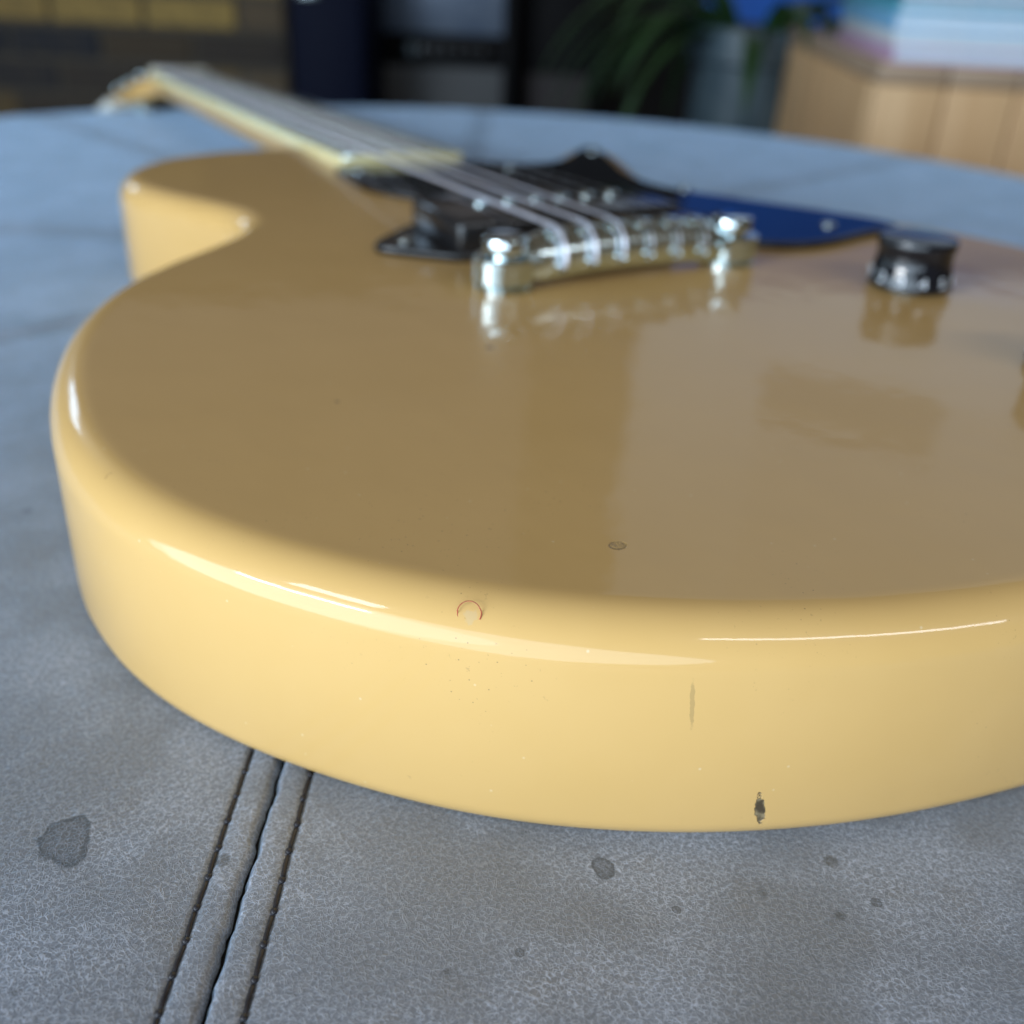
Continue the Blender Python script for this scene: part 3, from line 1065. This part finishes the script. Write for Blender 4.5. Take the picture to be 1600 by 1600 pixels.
def knob(x, y, turn):
    kp = [(0.0122, 0.0010), (0.0128, 0.0015), (0.0128, 0.0022), (0.0120, 0.0060), (0.0114, 0.0076), (0.0112, 0.0088), (0.0112, 0.0112), (0.0114, 0.0124), (0.0117, 0.0132), (0.0118, 0.0150), (0.0115, 0.0157), (0.0104, 0.0160), (0.0005, 0.0157)]
    k = lathe('control_knob', kp, M['knob_black'], gt, 72, (0, 0, 0), flute=lambda i, q: (1 + 0.012 * math.cos(2 * math.pi * q / 3)) if 5 <= i <= 7 else 1)
    k.location = (x, y, T)
    lathe('shaft_washer', [(0.0075, 0.0003), (0.0075, 0.0013)], M['nickel'], k, 24)
    for n in range(11):
        a = turn + rad(30) * n
        d = bpy.data.objects.new('numeral', DIG[n])
        COL.objects.link(d)
        d.parent = k
        sl = math.atan2(0.0128 - 0.0120, 0.0060 - 0.0022)
        rr, zz = 0.01245, 0.0042
        d.matrix_local = Matrix.Translation((rr * math.cos(a), rr * math.sin(a), zz)) @ Matrix.Rotation(a + rad(90), 4, 'Z') @ Matrix.Rotation(rad(90) - sl, 4, 'X')
    return k


knob(0.0792, -0.0428, rad(-240))
knob(0.0650, -0.1131, rad(-160))

# curled fibre on the rim
pts = []
for k in range(25):
    a = rad(230 - 250 * k / 24)
    pts.append((math.cos(a), math.sin(a)))
fo = Vector((-0.1223, -0.1446, 0.0423))
nn = Vector((-0.56, -0.60, 0.57)).normalized()
ux = Vector((0.73, -0.68, 0.0)).normalized()
uy = nn.cross(ux)
if uy.z < 0:
    uy = -uy
fpts = [fo + nn * 0.0012 + ux * (q[0] * 0.0019) + uy * (q[1] * 0.0019) for q in pts]
fpts = [p - nn * (0.0004 if 4 < i < 20 else 0.0008) for i, p in enumerate(fpts)]
fib = tube('curled_fibre', fpts, 0.00009, M['fibre'], None, 6)
tag(fib, 'tiny curled red fibre stuck on the rounded rim of the yellow guitar', 'fibre')

HAIR_A = [(-0.14853, -0.12082, 0.0106), (-0.14793, -0.12162, 0.0095), (-0.14733, -0.12243, 0.0085), (-0.14693, -0.12303, 0.0073), (-0.14653, -0.12343, 0.0063)]
HAIR_B = [(-0.13333, -0.13833, 0.0093), (-0.13243, -0.13913, 0.009), (-0.13163, -0.14003, 0.0088), (-0.13103, -0.14073, 0.0088), (-0.13053, -0.14113, 0.008), (-0.13003, -0.14153, 0.0073)]
HAIR_C = [(-0.16562, -0.07841, 0.04323), (-0.16532, -0.0778, 0.04353), (-0.16472, -0.0776, 0.04384), (-0.16422, -0.078, 0.04414)]
for lab, hp3 in (('thin dark hair lying on the lower side of the yellow guitar, above the stitched seam', HAIR_A),
                 ('short bent hair on the lower side of the yellow guitar, right of the seam', HAIR_B),
                 ('tiny pale hair on the rounded rim at the wide end of the guitar', HAIR_C)):
    tag(tube('hair', hp3, 0.000035, M['brown_fibre'], None, 5), lab, 'hair')

# ================================================================== BACKGROUND THINGS


def bgempty(name, label, cat, px, D, group=None):
    x, y = bgxy(s_at(px, D), D)
    return empty(name, label, cat, (x, y, FLOOR_Z), BG_ROT, group)


def wpx(a, b, D):
    return s_at(b, D) - s_at(a, D)


# tall navy case
D = 2.0
W = wpx(412, 530, D)
e = bgempty('equipment_case', 'dark navy upright case with metal corners beside the brick wall', 'case', 412, D)
box('case_body', 0, W, 0, 0.3, 0.012, 0.62, M['navy_vinyl'], e, 0.012)
box('latch', 0.02, 0.06, -0.012, 0.0, 0.485, 0.515, M['nickel'], e, 0.003)
box('latch', W - 0.06, W - 0.02, -0.012, 0.0, 0.20, 0.23, M['nickel'], e, 0.003)
for x in (0.03, W - 0.03):
    for y in (0.04, 0.26):
        lathe('foot', [(0.012, 0), (0.014, 0.013)], M['black_plastic'], e, 12, (x, y, 0))

# combo amplifier
D = 2.25
W = wpx(533, 768, D)
e = bgempty('guitar_amplifier', 'black combo amplifier with grey grille cloth and blue-grey control panel', 'amplifier', 533, D)
box('cabinet_side', 0, 0.022, 0, 0.26, 0.015, 0.66, M['tolex'], e, 0.004)
box('cabinet_side', W - 0.022, W, 0, 0.26, 0.015, 0.66, M['tolex'], e, 0.004)
box('cabinet_top', 0.022, W - 0.022, 0, 0.26, 0.635, 0.66, M['tolex'], e, 0.004)
box('cabinet_base', 0.022, W - 0.022, 0, 0.26, 0.015, 0.04, M['tolex'], e, 0.004)
box('cabinet_back', 0.022, W - 0.022, 0.235, 0.255, 0.04, 0.635, M['tolex'], e)
box('grille', 0.022, W - 0.022, 0.018, 0.03, 0.04, 0.358, M['grille'], e, 0.003)
box('knob_strip', 0.022, W - 0.022, 0.012, 0.04, 0.358, 0.418, M['tolex'], e, 0.003)
box('control_panel', 0.022, W - 0.022, 0.008, 0.03, 0.418, 0.60, M['panel_blue'], e, 0.003)
for k in range(7):
    x = 0.09 + k * (W - 0.14) / 6.5
    q = lathe('control_knob', [(0.013, 0), (0.013, 0.004), (0.009, 0.006), (0.008, 0.018), (0.001, 0.0185)], M['pot'] if k == 0 else M['black_plastic'], e, 20)
    q.location = (x, 0.012, 0.388)
    q.rotation_euler = (rad(90), 0, 0)
for x in (0.04, W - 0.04):
    for y in (0.04, 0.22):
        lathe('foot', [(0.016, 0), (0.018, 0.016)], M['black_plastic'], e, 12, (x, y, 0))

# black speaker cabinet
D = 2.35
W = wpx(772, 905, D)
e = bgempty('speaker_cabinet', 'black speaker cabinet with dark brown grille next to the amplifier', 'speaker', 772, D)
box('cabinet', 0, W, 0.01, 0.26, 0.012, 0.60, M['tolex'], e, 0.006)
box('grille', 0.02, W - 0.02, 0.0, 0.012, 0.03, 0.345, M['grille_dark'], e, 0.004)
box('badge', W * 0.2, W * 0.45, 0.004, 0.012, 0.54, 0.565, M['cover_orange'], e, 0.002)
for x in (0.03, W - 0.03):
    for y in (0.04, 0.22):
        lathe('foot', [(0.014, 0), (0.015, 0.013)], M['black_plastic'], e, 12, (x, y, 0))

# planter with arching leaves
D = 1.62
x, y = bgxy(s_at(1142, D), D)
e = empty('potted_plant', 'green strap-leaved plant arching out of a tall blue-grey pot', 'plant', (x, y, FLOOR_Z), BG_ROT)
lathe('pot', [(0.066, 0), (0.070, 0.01), (0.080, 0.25), (0.086, 0.445), (0.094, 0.452), (0.094, 0.492), (0.086, 0.495), (0.082, 0.49), (0.080, 0.46)], M['pot'], e, 48)
lathe('soil', [(0.001, 0.462), (0.06, 0.465), (0.0803, 0.46)], M['soil'], e, 24, cap=False)
for k in range(34):
    if k < 16:
        a = math.pi + random.uniform(-0.75, 0.75)
        L = random.uniform(0.20, 0.33)
    else:
        a = random.uniform(0, 2 * math.pi)
        L = random.uniform(0.20, 0.36)
    el = random.uniform(0.45, 1.2)
    p = Vector((0.03 * math.cos(a), 0.03 * math.sin(a), 0.462))
    d = Vector((math.cos(a) * math.cos(el), math.sin(a) * math.cos(el), math.sin(el)))
    vs, fs = [], []
    N = 12
    wd = random.uniform(0.010, 0.016)
    for i in range(N + 1):
        t = i / N
        side = d.cross(Vector((0, 0, 1)))
        side = side.normalized() if side.length > 1e-3 else Vector((1, 0, 0))
        up = side.cross(d).normalized()
        ww = wd * (0.45 + 0.55 * math.sin(math.pi * min(1, t * 0.9 + 0.1))) * (1 - t ** 4)
        vs += [p - side * ww + up * ww * 0.35, p, p + side * ww + up * ww * 0.35]
        p = p + d * (L / N)
        d = (d + Vector((0, 0, -0.19 - 0.10 * t))).normalized()
    for i in range(N):
        for q in range(2):
            fs.append((i * 3 + q, i * 3 + q + 1, (i + 1) * 3 + q + 1, (i + 1) * 3 + q))
    lf = pyd('leaf', vs, fs, M['leaf'], e)
    so = lf.modifiers.new('thick', 'SOLIDIFY')
    so.thickness = 0.0008

# pine crate table
ax, ay = 0.622, 0.507
fd = Vector((0.853, -0.522))          # along the front
sd_ = Vector((0.522, 0.853))          # along the side
cr = empty('wooden_crate', 'pine crate table of upright boards carrying a stack of books', 'crate', (ax, ay, FLOOR_Z), math.atan2(fd.y, fd.x))
CW, CD, CH = 0.40, 0.53, 0.50
nb_, bwid = 6, CW / 6
for k in range(nb_):
    box('board', k * bwid + 0.0012, (k + 1) * bwid - 0.0012, 0.0, 0.018, 0.0, CH - 0.019, M['pine'], cr, 0.002)
    box('board', k * bwid + 0.0012, (k + 1) * bwid - 0.0012, CD - 0.018, CD, 0.0, CH - 0.019, M['pine'], cr, 0.002)
    box('top_board', k * bwid + 0.0008, (k + 1) * bwid - 0.0008, 0.0, CD, CH - 0.018, CH, M['pine_top'], cr, 0.002)
ns_, sw = 7, (CD - 0.038) / 7
for k in range(ns_):
    for x0 in (0.0, CW - 0.018):
        box('board', x0, x0 + 0.018, 0.019 + k * sw + 0.0012, 0.019 + (k + 1) * sw - 0.0012, 0.0, CH - 0.019, M['pine'], cr, 0.002)

# stack of books on the crate
zs = FLOOR_Z + CH + 0.0003
specs = [('pink', 0.014, 'bottom book of the stack, pale pink cover, lying on the pine crate'),
         ('white', 0.012, 'thin white-covered book lying on the pale pink book'),
         ('sky', 0.016, 'sky blue book in the stack, resting on the thin white one'),
         ('teal', 0.011, 'slim teal book in the stack above the sky blue one'),
         ('navy', 0.020, 'thick navy book in the stack, above the slim teal one'),
         ('orange', 0.013, 'book with orange cover on top of the stack on the crate')]
for i, (cn, th, lab) in enumerate(specs):
    o2 = Vector((ax, ay)) + fd * (0.012 + random.uniform(-0.003, 0.004)) + sd_ * (0.004 + random.uniform(-0.002, 0.003))
    b = empty('book', lab, 'book', (o2.x, o2.y, zs), math.atan2(fd.y, fd.x) + random.uniform(-0.012, 0.012), 'books stacked on the crate')
    bw_, bd = 0.30 - 0.004 * i, 0.235 - 0.003 * i
    cv = M['cover_' + cn]
    box('cover', 0, bw_, 0, bd, 0, 0.0022, cv, b, 0.0006)
    box('cover', 0, bw_, 0, bd, th - 0.0022, th, cv, b, 0.0006)
    box('spine', -0.0022, -0.0001, 0, bd, 0, th, cv, b, 0.0006)
    box('page_block', 0.0004, bw_ - 0.003, 0.0025, bd - 0.003, 0.0024, th - 0.0024, M['pages'], b)
    zs += th + 0.0004
